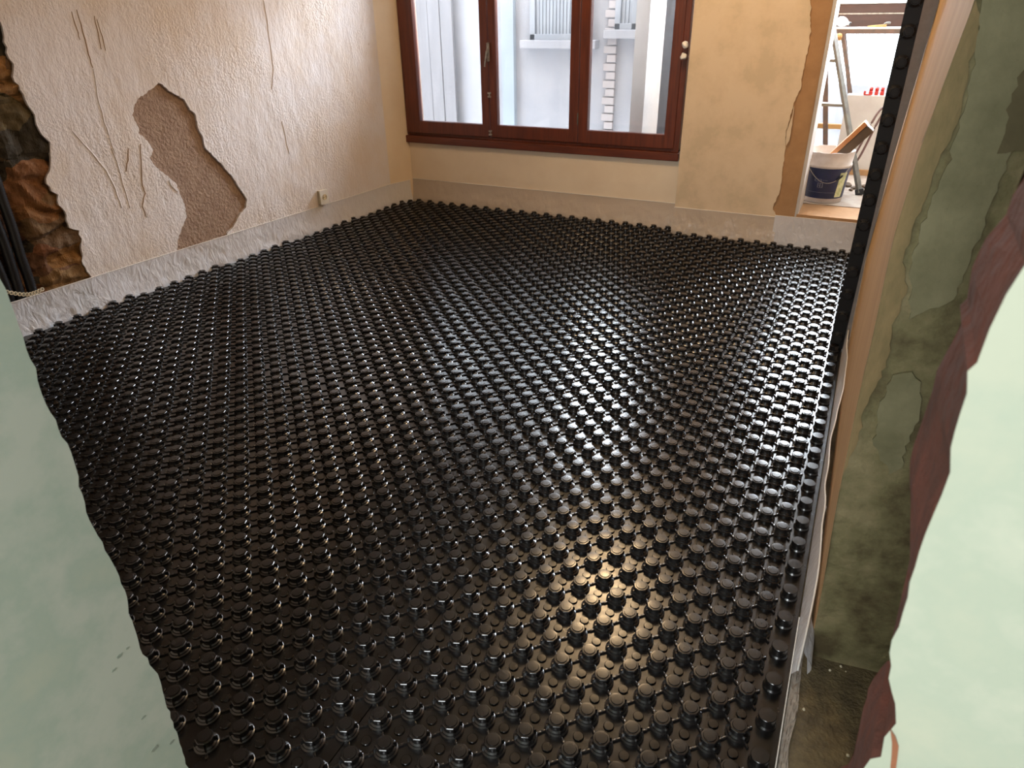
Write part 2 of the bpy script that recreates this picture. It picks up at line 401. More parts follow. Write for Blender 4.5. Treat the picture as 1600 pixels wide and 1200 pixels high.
# plaster layer with its broken left edge and the fallen patch
edge = [lpx(*p) for p in ((165, 512), (140, 428), (128, 408), (128, 392), (124, 360), (109, 356), (102, 330), (92, 320), (91, 305), (80, 299), (72, 280), (79, 262),
        (79, 240), (79, 222), (66, 210), (50, 172), (37, 147), (20, 120), (21, 100), (11, 82), (5, 50), (0, 32))]
edge = jag(edge, .007, .02, 3)
outer = edge+[Vector((-1.02, 1.75)), Vector((-1.18, 2.1)), Vector((-1.1, CEIL)), Vector((1.93, CEIL)), Vector((1.93, 0.0)), Vector((-.5, 0.0))]
patch = [(365, 110), (320, 150), (245, 205), (225, 250), (212, 300), (250, 370), (250, 405), (300, 450), (335, 500), (315, 550), (350, 600), (410, 650), (470, 700), (490, 760),
         (520, 820), (530, 900), (500, 970), (480, 1030), (475, 1085), (480, 1170), (770, 1100), (770, 995), (820, 930), (845, 880), (880, 840), (885, 790), (850, 740), (800, 660), (740, 590), (640, 490),
         (630, 440), (600, 380), (580, 290), (550, 270), (520, 210), (430, 160), (380, 115)]
hole = jag([lpx(150+a/3.75, 100+b_/3.75) for a, b_ in patch], .004, .012, 5, True)
bm = slab(outer, [hole], lambda u, v: LW(u, v), LN*-.016)
tag(obj('plaster_layer', bm, M['old_plaster'], wl), 'pinkish grey old plaster, stained and scratched')
# thin second layer that peeled beside the patch
fl = jag([lpx(150+a/3.75, 100+b_/3.75) for a, b_ in ((425, 680), (440, 715), (480, 750), (478, 738), (450, 705), (432, 678))], .001, .02, 2, True)
obj('plaster_flake', slab(fl, [], lambda u, v: LW(u, v, .004), LN*-.004), M['old_plaster'], wl)
# rubble stones exposed at the left end
def stone_pt(u, v):
    y = -2.45+u*1.75; z = v*CEIL
    p = Vector((y*2.8+.01, z*5.2, 0)); p += Vector((noise.noise(p*.8), noise.noise(p*.8+Vector((5, 0, 0))), 0))*.55
    d, pts = noise.voronoi(p)
    rid = min((d[1]-d[0])*2.2, .6)
    h = min(-.040+.045*rid+.022*(noise.noise(pts[0]*3.3))+.012*noise.noise(Vector((y*22, z*22, 3))), -.003)
    h -= .055*min(max((-.96-y)/.10, 0), 1)
    return LW(y, z, h)
tag(obj('rubble_stonework', grid_surface(190, 260, stone_pt), M['stone'], wl), 'rough brown and ochre stones laid bare')
# scratches and drips (thin ridges of the plaster)
def strokes(px, w, name, mtl, base=wl, fn=None, off=.0015):
    pts = [fn(*p) if fn else lpx(*p) for p in px]
    bm = bmesh.new(); rows = []
    for i, p in enumerate(pts):
        d = pts[min(i+1, len(pts)-1)]-pts[max(i-1, 0)]; n = Vector((-d.y, d.x)).normalized()
        ww = w*(.35+.65*math.sin(math.pi*(i+.5)/len(pts)))
        rows.append([LW(*(p+n*ww), 0.0004), LW(*p, off+.0015), LW(*(p-n*ww), 0.0004)])
    vs = [[bm.verts.new(q) for q in r] for r in rows]
    for a, b_ in zip(vs, vs[1:]):
        for k in (0, 1): bm.faces.new((a[k], a[k+1], b_[k+1], b_[k]))
    return obj(name, bm, mtl, base)
for px, w, k in ((((120, 15), (130, 50), (139, 85), (145, 106)), .004, 0), (((112, 18), (120, 45), (125, 62)), .003, 0), (((146, 108), (152, 150), (163, 190), (175, 225), (180, 240)), .004, 1),
              (((147, 25), (154, 55), (158, 77)), .003, 0), (((152, 30), (160, 58), (165, 79)), .003, 0), (((113, 205), (140, 235), (165, 265), (180, 295), (190, 325)), .006, 1),
              (((175, 232), (186, 262), (196, 300), (203, 325)), .005, 1), (((219, 225), (221, 262), (222, 290), (227, 302), (222, 322), (229, 340)), .004, 0),
              (((412, 0), (420, 50), (428, 110), (424, 140)), .003, 1), (((201, 232), (200, 250), (197, 268)), .004, 0), (((440, 190), (446, 215), (452, 240)), .003, 1)):
    pts = [Vector(p) for p in px]
    fine = []
    for p, q in zip(pts, pts[1:]):
        for t in (0, .33, .66): fine.append(tuple(p.lerp(q, t)+Vector((random.uniform(-.8, .8), 0))))
    fine.append(tuple(pts[-1]))
    strokes(fine, w, 'drip_mark' if k == 0 else 'scratch', M['stain'] if k == 0 else M['old_plaster'])

# corner casing between left wall and window recess
def casing(u, v):
    a = Vector((-3.640, 1.80)); b_ = Vector((-3.560, 2.10))
    p = a.lerp(b_, u)
    bulge = .004*math.sin(math.pi*u)
    return Vector((p.x+bulge, p.y-bulge*.4, v*CEIL))
struct('trim_1', grid_surface(10, 6, casing), M['cream'], True)

YW = 2.10     # recess wall / window plane
YP = 2.00     # pillar face
def wpx(x, y, Y=None):
    p = aty(x, y, Y or YW); return p.x, p.z
WX0 = wpx(633, 212)[0]-.02; WX1 = wpx(1078, 0)[0]+.02
SILL0 = wpx(845, 236)[1]   # under side of the sill board
FB = wpx(845, 224)[1]      # top of the sill board
WTOP = 2.2
bm = bmesh.new()
box(bm, -3.75, -1.15, YW, YW+.30, -.02, SILL0)
box(bm, -3.75, -1.15, YW, YW+.30, WTOP, CEIL)
box(bm, -3.90, WX0, YW, YW+.30, SILL0, WTOP)
wb = struct('wall_back', bm, M['cream'])
# pillar between window and doorway
PX0 = wpx(1054, 327, YP)[0]; PXJ = wpx(1308, 0, YP)[0]; PXJ = -.385
bm = bmesh.new()
box(bm, PX0, PXJ, YP+.014, YP+.33, -.02, CEIL)
pl = struct('wall_pillar', bm, M['clay'])
pe = [Vector(wpx(*p, YP)) for p in ((1213, 339), (1207, 325), (1219, 297), (1222, 270), (1226, 240), (1228, 207), (1235, 180), (1243, 153), (1252, 135), (1253, 120), (1258, 96), (1264, 69), (1267, 45), (1265, 24), (1268, 12), (1265.5, 0))]
pe = jag(pe, .004, .015, 9)
outer = [Vector((PX0, 0)), Vector((pe[0].x, 0))]+pe+[Vector((pe[-1].x+.01, CEIL)), Vector((PX0, CEIL))]
obj('plaster_layer', slab(outer, [], lambda u, v: Vector((u, YP, v)), (0, .014, 0)), M['cream_patchy'], pl)
# a flake standing off along the break
fl = jag([Vector(wpx(*p, YP)) for p in ((1241, 165), (1238, 182), (1229, 205), (1228, 228), (1233, 220), (1238, 195))], .002, .02, 4, True)
obj('plaster_flake', slab(fl, [], lambda u, v: Vector((u, YP-.004, v)), (0, .010, 0)), M['cream_patchy'], pl)
# white corner bead and reveal of the doorway
bm = bmesh.new(); box(bm, PXJ-.012, PXJ+.010, YP+.004, YP+.335, .20, CEIL, .003)
struct('trim_2', bm, M['white'])
# lumps of foam filler between window frame and pillar
for k, (x, y) in enumerate(((1071, 70), (1068, 88))):
    bm = bmesh.new(); bmesh.ops.create_icosphere(bm, subdivisions=3, radius=.022)
    for v in bm.verts:
        v.co *= 1+.35*noise.noise(v.co*60+Vector((k*9, 0, 0)))
        v.co.z *= 1.0
    p = aty(x, y, YP+.03)
    tag(obj('foam_filler', bm, M['white_plastic'], pl, True, p), 'white lump of dried filler')

# door step, lintel and right part of the back wall
TH = .225
bm = bmesh.new(); box(bm, PXJ, 1.6, YP, YP+.32, -.02, TH-.005)
struct('trim_3', bm, M['clay'])
bm = bmesh.new(); box(bm, PXJ, .62, YP, YP+.33, 2.56, CEIL)
box(bm, .62, 1.6, YP, YP+.33, -.02, CEIL)
struct('wall_lintel', bm, M['cream'])

# right wall: pier with the tan reveal, old green paint on its end
def lerp_table(z, tz, tx):
    if z <= tz[0]: return tx[0]
    for i in range(1, len(tz)):
        if z <= tz[i]: return tx[i-1]+(tx[i]-tx[i-1])*(z-tz[i-1])/(tz[i]-tz[i-1])
    return tx[-1]
def pierx(y, z):   # x of the uneven reveal face
    xn = lerp_table(z, (0, .5, .8, 1.1, 1.27, 1.49, 2.6), (.073, .048, .034, .026, .032, .055, .07))
    xf = lerp_table(z, (0, .5, .92, 1.49, 2.6), (.062, .049, .066, .090, .095))
    t = min(max((y+1.6)/1.9, 0), 1)
    return xn+(xf-xn)*t+.004*noise.noise(Vector((y*2, z*3, 1)))*(1-t)
def rev(u, v):
    y = -1.6+u*3.7; z = -.02+v*(CEIL+.02)
    return Vector((pierx(y, z), y, z))
bm = bmesh.new()
vs, _, fs = grid_surface(40, 50, rev)
V_ = [bm.verts.new(p) for p in vs]
for f in fs: bm.faces.new([V_[i] for i in f])
wr = struct('wall_right', bm, M['tan'], True)
def pface(u, v):
    z = -.02+v*(CEIL+.02); x0 = pierx(-1.6, z)
    x = x0+u*(1.5-x0)
    wob = .010*noise.noise(Vector((x*6, z*6, 4)))
    return Vector((x, -1.6+(0 if u == 0 else wob+.05*u), z))
bm = bmesh.new()
vs, _, fs = grid_surface(60, 90, pface)
V_ = [bm.verts.new(p) for p in vs]
for f in fs: bm.faces.new([V_[i] for i in f])
wp = struct('wall_pier', bm, M['pier'], True)
def ppx(x, y): p = aty(x, y, -1.61); return Vector((p.x, p.z))
def pierpatch(px, mtl, name, th, seed, amp=.004, front=-1.612):
    o = jag([ppx(*p) for p in px], amp, .012, seed, True)
    o = [Vector((max(p.x, pierx(-1.6, p.y)+.0005), p.y)) for p in o]
    def fy(x, z):
        x0 = pierx(-1.6, z)
        return -1.6+.05*(x-x0)/(1.5-x0)+.010*noise.noise(Vector((x*6, z*6, 4)))
    return obj(name, slab(o, [], lambda u, v: Vector((u, fy(u, v)-.003-th, v)), (0, th+.03, 0)), mtl, wp)
pierpatch(((1560, -420), (1530, -420), (1440, 0), (1390, 230), (1345, 420), (1318, 640), (1290, 800), (1268, 960), (1275, 900), (1290, 880), (1305, 790), (1320, 740), (1338, 700), (1352, 640), (1372, 600), (1388, 560),
           (1398, 500), (1418, 450), (1412, 400), (1450, 300), (1478, 230), (1500, 180), (1515, 110), (1535, 30), (1525, 0), (1560, -150)), M['pier_ochre'], 'ochre_undercoat', .002, 11)
pierpatch(((1395, 590), (1425, 585), (1440, 600), (1436, 660), (1415, 700), (1410, 735), (1390, 745), (1365, 700), (1372, 640)), M['pier_light'], 'skim_patch', .004, 12)
pierpatch(((1420, 500), (1490, 470), (1560, 300), (1640, 60), (1700, 0), (1700, -200), (1560, -200), (1530, 30), (1525, 100), (1500, 200), (1480, 260), (1450, 330), (1425, 400)), M['pier_light'], 'skim_patch', .003, 13)
pierpatch(((1600, 110), (1580, 160), (1565, 220), (1558, 240), (1600, 236), (1700, 240), (1700, 60)), M['pier_dark'], 'bare_render', .004, 15)

# wall with the broken opening, in front of the camera
YF = CAM.y+.45
def fpx(x, y): p = aty(x, y, YF); return Vector((p.x, p.z))
re = [fpx(*p) for p in ((1300, 1300), (1330, 1230), (1350, 1200), (1360, 1186), (1376, 1182), (1382, 1152), (1399, 1130), (1398, 1100), (1390, 1060), (1391, 1020), (1393, 1000), (1420, 933), (1430, 887), (1457, 807), (1473, 773),
                       (1487, 700), (1500, 647), (1510, 580), (1527, 567), (1547, 513), (1573, 460), (1600, 413))]
re = [Vector((re[0].x, -.02))]+re+[Vector((.03, 1.5)), Vector((.02, 1.8)), Vector((.04, 2.08))]
re = re[::-1]
outl = jag(re, .0022, .012, 22)+[Vector((1.5, -.02)), Vector((1.5, CEIL)), Vector((.04, CEIL))]
V, F = cdt([outl])
bm = bmesh.new(); TF = .115
f = [bm.verts.new((v.x, YF, v.y)) for v in V]
bk = []
for v in V:
    dx = 0
    dx += .012*noise.noise(Vector((v.x*9, v.y*14, 2))) if v.x > -.5 else 0
    dx += min(max((1.16-v.y)/.10, 0), 1)*.016 if v.x < .6 else 0
    bk.append(bm.verts.new((v.x+dx, YF+TF, v.y)))
bm.faces.ensure_lookup_table(); cnt = {}
for fc in F:
    bm.faces.new([f[i] for i in fc]); bm.faces.new([bk[i] for i in reversed(fc)])
    for i in range(len(fc)):
        e = tuple(sorted((fc[i], fc[(i+1) % len(fc)]))); cnt[e] = cnt.get(e, 0)+1
for (i, j), c in cnt.items():
    if c == 1:
        q = bm.faces.new((f[i], f[j], bk[j], bk[i])); q.material_index = 1
for q in bm.faces:
    if q.material_index == 0 and all(abs(v.co.y-(YF+TF)) < 1e-4 for v in q.verts): q.material_index = 1
wf = struct('wall_front', bm, M['green_yellow_toned'])
wf.data.materials.append(M['brick_red'])
# left cheek of the opening: a pale green wall running back past the camera, its far end broken off
XL = -.89
def gpx(x, y): p = on(x, y, (XL, 0, 0), (1, 0, 0)); return Vector((p.y, p.z))
le = [gpx(*p) for p in ((300, 1215), (294, 1200), (272, 1137), (250, 1062), (219, 1012), (206, 969), (187, 900), (153, 837), (134, 800), (119, 731), (87, 656), (72, 631), (56, 575), (31, 512), (16, 472), (0, 434), (-60, 290), (-120, 130))]
le = [Vector((le[0].x, -.02))]+le+[Vector((le[-1].x, CEIL)), Vector((-6.0, CEIL)), Vector((-6.0, -.02))]
le = jag(le[:-3], .0022, .012, 21)+le[-3:]
wj = struct('wall_jamb', slab(le, [], lambda u, v: Vector((XL, u, v)), (-.115, 0, 0)), M['green'])
bm = bmesh.new(); box(bm, -3.95, XL-.115, -2.95, -2.83, -.02, CEIL); struct('wall_partition', bm, M['cream'])
bm = bmesh.new(); box(bm, XL, .02, YF+.002, YF+.113, 2.12, CEIL); struct('wall_over_opening', bm, M['green'])
# raw crack low on the right of the opening
cp = jag([fpx(*p) for p in ((1391, 1138), (1399, 1150), (1404, 1165), (1402, 1185), (1400, 1215), (1391, 1215), (1393, 1180), (1394, 1160))], .0006, .01, 6, True)
obj('crack', slab(cp, [], lambda u, v: Vector((u, YF-.0015, v)), (0, .003, 0)), M['crack'], wf)
# flat darker spots for dents in the left green plaster
for x, y, s in ((186, 1025, .008), (177, 1048, .006), (199, 1013, .005), (241, 1170, .010), (225, 1120, .006), (268, 1160, .007)):
    c = gpx(x, y); pts = [c+Vector((math.cos(a)*s*random.uniform(.4, 1), math.sin(a)*s*.5*random.uniform(.4, 1))) for a in [k*math.pi/5 for k in range(10)]]
    obj('dark_spot', slab(pts, [], lambda u, v: Vector((XL+.0005, u, v)), (-.001, 0, 0)), M['dark_spot'], wj)

# floors and ceilings
bm = bmesh.new(); box(bm, -4.2, 1.5, YF-.02, YP+.2, -.12, -.014)
struct('floor', bm, M['concrete'])
bm = bmesh.new(); box(bm, -3.95, 1.5, -6.0, YF-.02, -.12, -.016)
struct('floor_camera_room', bm, M['screed'])
bm = bmesh.new(); box(bm, -1.6, 1.6, YP+.32, 4.60, .10, TH)
struct('floor_next_room', bm, M['screed'])
bm = bmesh.new(); box(bm, -4.3, 1.6, -6.0, YP+.33, CEIL, CEIL+.12)
struct('ceiling', bm, M['ceiling'])
bm = bmesh.new(); box(bm, -1.6, 1.6, YP+.33, 4.60, CEIL, CEIL+.12)
struct('ceiling_next_room', bm, M['ceiling'])
bm = bmesh.new()
box(bm, 1.5, 1.6, -6.0, YP, -.12, CEIL); struct('wall_far_right', bm, M['pier'])
bm = bmesh.new(); box(bm, -4.60, -3.95, -6.0, YF, -.12, CEIL); box(bm, -4.25, -3.95, YF, -2.45, -.12, CEIL)
struct('wall_camera_room_left', bm, M['green'])
bm = bmesh.new(); box(bm, -4.60, 1.6, -6.1, -6.0, -.12, CEIL); struct('wall_camera_room_back', bm, M['green'])

# ================================================================ WINDOW 1
YG = YW+.055
win = bmesh.new()
fr_z0 = FB
# outer frame with stepped profile
def vbar(bm, xl, xr, z0, z1, y0, y1, bev=.004): box(bm, xl, xr, y0, y1, z0, z1, bev)
gl = [[wpx(644, 0, YW)[0], wpx(749, 0, YW)[0]], [wpx(774, 0, YW)[0], wpx(894, 0, YW)[0]], [wpx(926, 0, YW)[0], wpx(1057, 0, YW)[0]]]
GZ0 = wpx(840, 199, YW)[1]; GZ1 = 2.03
vbar(win, WX0, WX0+.075, FB, WTOP, YW-.01, YW+.10)
vbar(win, WX1-.055, WX1, FB, WTOP, YW-.01, YW+.10)
vbar(win, WX0, WX1, WTOP-.07, WTOP, YW-.01, YW+.10)
vbar(win, WX0, WX1, FB, FB+.022, YW-.002, YW+.10)
w1 = struct('window_1', win, M['wood_red'])
bm = bmesh.new(); box(bm, WX0-.012, WX1+.01, YW-.035, YW+.12, SILL0, FB, .006)
obj('window_sill', bm, M['wood_red_h'], w1)
sash_x = [(WX0+.06, (gl[0][1]+gl[1][0])/2-.004), ((gl[0][1]+gl[1][0])/2+.004, (gl[1][1]+gl[2][0])/2-.003), ((gl[1][1]+gl[2][0])/2+.003, WX1-.035)]
for k, ((x0, x1), (g0, g1)) in enumerate(zip(sash_x, gl)):
    bm = bmesh.new(); y0 = YW-.022+(.006 if k == 1 else 0); y1 = YW+.035
    box(bm, x0, g0, y0, y1, FB+.024, WTOP-.06, .005); box(bm, g1, x1, y0, y1, FB+.024, WTOP-.06, .005)
    box(bm, g0-.002, g1+.002, y0+.001, y1, FB+.024, GZ0, .003); box(bm, g0-.002, g1+.002, y0+.001, y1, GZ1, WTOP-.06, .003)
    s = obj('window_sash', bm, M['wood_red'], w1)
    bm = bmesh.new(); box(bm, g0-.006, g1+.006, YW+.012, YW+.016, GZ0-.006, GZ1+.006)
    obj('glass_pane', bm, M['glass'], s)
# lock, catches and bolt on the meeting stiles
xm = (gl[0][1]+gl[1][0])/2+.008
zc = wpx(768, 80, YW)[1]
bm = bmesh.new(); box(bm, xm-.011, xm+.011, YW-.034, YW-.020, zc-.070, zc+.060, .003)
hd = tag(obj('window_handle', bm, M['metal'], w1), 'worn metal lever handle')
bm = bmesh.new(); box(bm, xm-.008, xm+.006, YW-.045, YW-.034, zc-.010, zc+.02, .003)
beam(bm, (xm-.004, YW-.046, zc+.005), (xm-.022, YW-.050, zc-.105), .011, .008)
obj('lever', bm, M['metal'], hd)
for yy in (148, 207):
    z = wpx(771, yy, YW)[1]
    bm = bmesh.new()
    box(bm, xm-.014, xm+.014, YW-.032, YW-.020, z-.020, z-.006, .002); box(bm, xm-.014, xm+.014, YW-.032, YW-.020, z+.006, z+.020, .002)
    box(bm, xm-.005, xm+.005, YW-.030, YW-.020, z-.02, z+.02, .002)
    tag(obj('window_catch', bm, M['metal'], w1), 'small zinc catch')
bm = bmesh.new(); z = wpx(904, 185, YW)[1]; tube(bm, [(sash_x[1][1]+.003, YW-.026, z-.04), (sash_x[1][1]+.003, YW-.026, z+.04)], .006, 10)
obj('hinge', bm, M['steel'], w1)

# ================================================================ COURTYARD BEHIND WINDOW 1
YO = 3.6
def opx(x, y, Y=YO): p = aty(x, y, Y); return p.x, p.z
bm = bmesh.new(); box(bm, -6.5, -1.0, YO, YO+.2, -1.2, 2.05)
ow = struct('wall_courtyard', bm, M['outer_wall'])
bm = bmesh.new(); box(bm, -6.5, -1.5, YW+.3, YO+.1, -1.3, -1.2)
struct('ground_courtyard', bm, M['outer_wall'])
# grey timber boards
bd = bmesh.new(); x0 = opx(650, 185)[0]-.12; x1 = opx(722, 187)[0]; n = 5
for k in range(n):
    a = x0+(x1-x0)*k/n; b_ = x0+(x1-x0)*(k+1)/n-.006
    box(bd, a, b_, YO-.10-.006*(k % 2), YO-.07, -.6, 2.05, .003)
tag(obj('board_shutter', bd, M['outer_board']), 'pale weathered board shutter of upright planks behind the left window pane', 'shutter')
x0, x1 = opx(790, 195)[0], opx(808, 195)[0]
bm = bmesh.new(); box(bm, x0, x1, YO-.06, YO, -1.2, 2.05, .004); tag(obj('pilaster', bm, M['outer_blue'], ow), 'pale blue upright strip')
def louvre(xa, xb, z0, label):
    r = empty('louvred_shutter', ((xa+xb)/2, YO-.02, z0))
    bm = bmesh.new(); h = .82
    w = (xb-xa)/2
    box(bm, -w, -w+.05, -.04, .0, 0, h, .003); box(bm, w-.05, w, -.04, .0, 0, h, .003); box(bm, -w, w, -.04, .0, -.0, .05, .003); box(bm, -w, w, -.04, 0, h-.05, h, .003)
    obj('shutter_frame', bm, M['outer_shutter'], r)
    bm = bmesh.new(); x = -w+.06
    while x < w-.05:
        box(bm, x, x+.026, -.022, -.008, .04, h-.04, .002); x += .034
    obj('shutter_slats', bm, M['outer_shutter'], r)
    bm = bmesh.new(); box(bm, -w+.01, w-.01, -.008, -.002, .02, h-.02); obj('shutter_backing', bm, M['outer_shutter'], r)
    bm = bmesh.new(); box(bm, -w-.08, w+.08, -.10, .02, -.07, -.0, .006)
    tag(obj('shutter_ledge', bm, M['outer_wall'], r), 'white window ledge')
    tag(r, label, 'shutter', 'grey shutters across the courtyard')
xa, z0 = opx(832, 62); xb = opx(905, 50)[0]
louvre(xa, xb+.12, z0, 'grey upright-slatted shutter seen through the middle window pane')
xa, z0 = opx(963, 46); xb = opx(998, 42)[0]
louvre(xa, xb, z0, 'narrow grey shutter seen through the right window pane')
xa, xb = opx(940, 200)[0], opx(955, 200)[0]
bm = bmesh.new(); z = -1.2; k = 0
while z < 1.98:
    box(bm, xa+(.03 if k % 2 else 0), xb+.02, YO-.035, YO, z, z+.062, .005); z += .072; k += 1
tag(obj('brick_quoin', bm, M['outer_brick'], ow), 'pale pinkish brick edging')
# opened dark shutter beside the right pane
bm = bmesh.new(); box(bm, aty(1034, 100, 2.36).x, aty(1050, 100, 2.36).x+.03, 2.36, 2.39, GZ0-.12, 2.2, .004)
tag(obj('opened_shutter', bm, M['outer_dark']), 'dark wooden shutter folded open outside the right pane', 'shutter')
bm = bmesh.new(); x0 = gl[2][1]-.045
box(bm, WX0-.3, WX1, YW+.30, YW+.34, SILL0-.05, SILL0-.02); obj('outer_sill', bm, M['outer_wall'], w1)

# ================================================================ FLOOR PANELS WITH NUBS
DP = .11
ZT = .032
NP = [(.0285, 0), (.0285, .0055), (.0245, .0075), (.0235, .010), (.0195, .0125), (.0175, .0175), (.0175, .0235), (.0203, .0262), (.0203, .0282), (.0190, .0296), (.0150, .0298), (.0146, .0286), (.0140, .0316), (.0, .0320)]
bm = bmesh.new(); lathe(bm, NP, 24, lobes=(8, .04, (7, 8, 9)))
bmesh.ops.recalc_face_normals(bm, faces=bm.faces)
nub_me = bpy.data.meshes.new('nub'); 
def nubfins(bm, dirs, r1=.0275):
    for a in dirs:
        m_ = Matrix.Rotation(a, 4, 'Z')
        # fin up the side of the nub and low rib to the neighbour
        box(bm, .014, .0265, -.0015, .0015, .0, .0205, 0, m_)
        box(bm, .0255, .0405, -.0026, .0026, -.0005, .0052, .0010, m_)
nubfins(bm, [math.pi/4+k*math.pi/2 for k in range(4)])
bm.to_mesh(nub_me); bm.free(); nub_me.materials.append(M['black'])
NP2 = [(.0235, 0), (.0235, .004), (.0205, .0085), (.0202, .0305), (.0192, .0318), (.0, .0320)]
bm = bmesh.new(); lathe(bm, NP2, 28); bmesh.ops.recalc_face_normals(bm, faces=bm.faces)
edge_me = bpy.data.meshes.new('edge_nub'); bm.to_mesh(edge_me); bm.free(); edge_me.materials.append(M['black'])
for me_ in (nub_me, edge_me):
    for p in me_.polygons: p.use_smooth = True
    me_.set_sharp_from_angle(angle=math.radians(26))

def wall_x(y): return -3.78+.085*y
def back_y(x): return YP if x > PX0 else YW
def inframe(p):
    d = p-CAM; z = d.dot(fwd)
    if z < .05: return None
    x = 800+FPX*d.dot(RT)/z; y = 600-FPX*d.dot(UP)/z
    return (x, y, z) if -25 < x < 1625 and 250 < y < 1230 else None
def hidden(px):   # behind the near wall pieces
    x, y, z = px
    return (x < 290 and (x-0)/290 < (y-440)/760 - .06)
Y_ROWS = [(-2.53, -.99), (-.99, .55), (.55, 2.09)]
XE = [.034, -.869, -1.749, -2.629, -3.509, -4.1]
where = [['nearest the broken opening', 'in the middle row', 'in the row along the window wall'],
         ['against the right wall', 'second from the right wall', 'third from the right wall', 'fourth from the right wall', 'cut narrow beside the left wall']]
for r, (ya, yb) in enumerate(Y_ROWS):
    for c in range(5):
        xb_, xa_ = XE[c], XE[c+1]
        if r == 2: pass
        xa2 = max(xa_, wall_x(max(ya, -1.0 if False else ya))+.02)
        root = empty('nubbed_floor_panel', ((xa2+xb_)/2, (ya+yb)/2, 0))
        tag(root, 'black nubbed underfloor heating panel %s, %s' % (where[0][r], where[1][c]), 'floor panel', 'black nubbed underfloor heating panels')
        ox, oy = root.location.x, root.location.y
        # nub centres
        cs = []
        for j in range(0, 80):
            for i2 in range(-60, 60):
                i = i2+(j % 2)/2
                x = -DP/2*j; y = -DP*i
                if not (xa_ < x-.012 <= xb_ and ya < y <= yb): continue
                if x < wall_x(y)+.035 or y > back_y(x)-.035: continue
                cs.append((x, y, j))
        if not cs: continue
        # base sheet: plate, low buttons
        sh = bmesh.new()
        zb = -.013; zt = 0.0 if (r+c) % 2 else .0012
        y_end = min(yb-.0015, (YP if c < 1 else YP+.0) - .004) if r == 2 else yb-.0015
        if r == 2 and xb_ < PX0: y_end = YW-.004
        xl0 = max(xa_, wall_x(ya)+.004); xl1 = max(xa_, wall_x(y_end)+.004)
        pts = [(xl0+.0015, ya), (xb_-.0015*(c > 0), ya), (xb_-.0015*(c > 0), y_end), (xl1+.0015, y_end)]
        lo_ = [sh.verts.new((x-ox, y-oy, zb)) for x, y in pts]; hi_ = [sh.verts.new((x-ox, y-oy, zt)) for x, y in pts]
        sh.faces.new(lo_); sh.faces.new(hi_)
        for k in range(4): sh.faces.new((lo_[k], lo_[(k+1) % 4], hi_[(k+1) % 4], hi_[k]))
        rnd = random.Random(r*10+c)
        cc = {(round(x, 3), round(y, 3)) for x, y, j in cs}
        # buttons sit at the middle of each square of nubs
        skip = (-.64-.88*c+.0, -1.68 if r == 0 else (-.8 if r == 1 else .8))
        for x, y, j in cs:
            for bx, by in ((x-DP/4, y+DP/4), (x-DP/4, y-DP/4)) if False else ((x, y+DP/2),):
                if not (xl0+.02 < bx < xb_-.02 and ya+.02 < by < y_end-.02): continue
                if j == 0: continue
                if abs(bx-skip[0]) < .03 and abs(by-skip[1]) < .05:
                    lathe(sh, [(.011, zt), (.0105, zt+.0012), (.0085, zt+.0012), (.008, zt+.0002)], 12, bx-ox, by-oy, 0)
                    continue
                lathe(sh, [(.0128, zt-.0006), (.0124, zt+.0030), (.0112, zt+.0040), (.0, zt+.0042)], 18, bx-ox, by-oy, 0)
        so = obj('base_sheet', sh, M['black'], root, True)
        so.data.set_sharp_from_angle(angle=math.radians(26))
        # nubs: those showing largest one by one, the rest as one object
        vis = []
        for x, y, j in cs:
            q = inframe(Vector((x, y, ZT)))
            vis.append((q[2] if q and not hidden(q) else 99, x, y, j))
        vis.sort()
        single = [v for v in vis if v[0] < 50][:100]
        rest = vis[len(single):]
        for z_, x, y, j in single:
            o = bpy.data.objects.new('nub', edge_me if j == 0 else nub_me)
            COL.objects.link(o); o.parent = root; o.location = (x-ox, y-oy, zt)
            o.rotation_euler = (0, 0, random.uniform(-.04, .04))
            if j == 0: o['label'] = 'smooth round edge nub'
        if rest:
            g = bmesh.new()
            for z_, x, y, j in rest:
                g2 = bmesh.new(); g2.from_mesh(edge_me if j == 0 else nub_me)
                bmesh.ops.translate(g2, vec=(x-ox, y-oy, zt), verts=g2.verts)
                tmp = bpy.data.meshes.new('t'); g2.to_mesh(tmp); g2.free(); g.from_mesh(tmp); bpy.data.meshes.remove(tmp)
            me = bpy.data.meshes.new('nubs'); g.to_mesh(me); g.free(); me.materials.append(M['black'])
            for p in me.polygons: p.use_smooth = True
            me.set_sharp_from_angle(angle=math.radians(26))
            o = bpy.data.objects.new('nubs', me); COL.objects.link(o); o.parent = root
            o['kind'] = 'stuff'

# ---------------------------------------------------------------- black panel standing on edge against the right wall
PY = .37
root = empty('standing_nubbed_strip', (.008, PY, .001)); ox, oy, oz = root.location
tag(root, 'narrow black nubbed panel strip standing upright beside the right wall', 'panel strip')
bm = bmesh.new(); box(bm, -.022-ox, .038-ox, PY-.0015-oy, PY+.002-oy, 0, 1.95, .0008); obj('base_sheet', bm, M['matte_black'], root)
strip_me = nub_me.copy(); strip_me.materials[0] = M['matte_black']
bm = bmesh.new()
f_ = [(-.020, 0), (.059, 0), (.048, .45), (.060, .90), (.078, 1.25), (.092, 1.55), (.098, 1.95), (-.020, 1.95)]
obj('foam_backing', slab([Vector(p) for p in f_], [], lambda u, v: Vector((u-ox, PY+.0025-oy, v)), (0, .028, 0)), M['foam'], root)['label'] = 'grey insulation foam backing'
for k in range(17):
    o = bpy.data.objects.new('nub', strip_me); COL.objects.link(o); o.parent = root
    o.rotation_euler = (math.pi/2, 0, 0); o.location = (.008-ox, PY-.0015-oy, .06+k*DP)

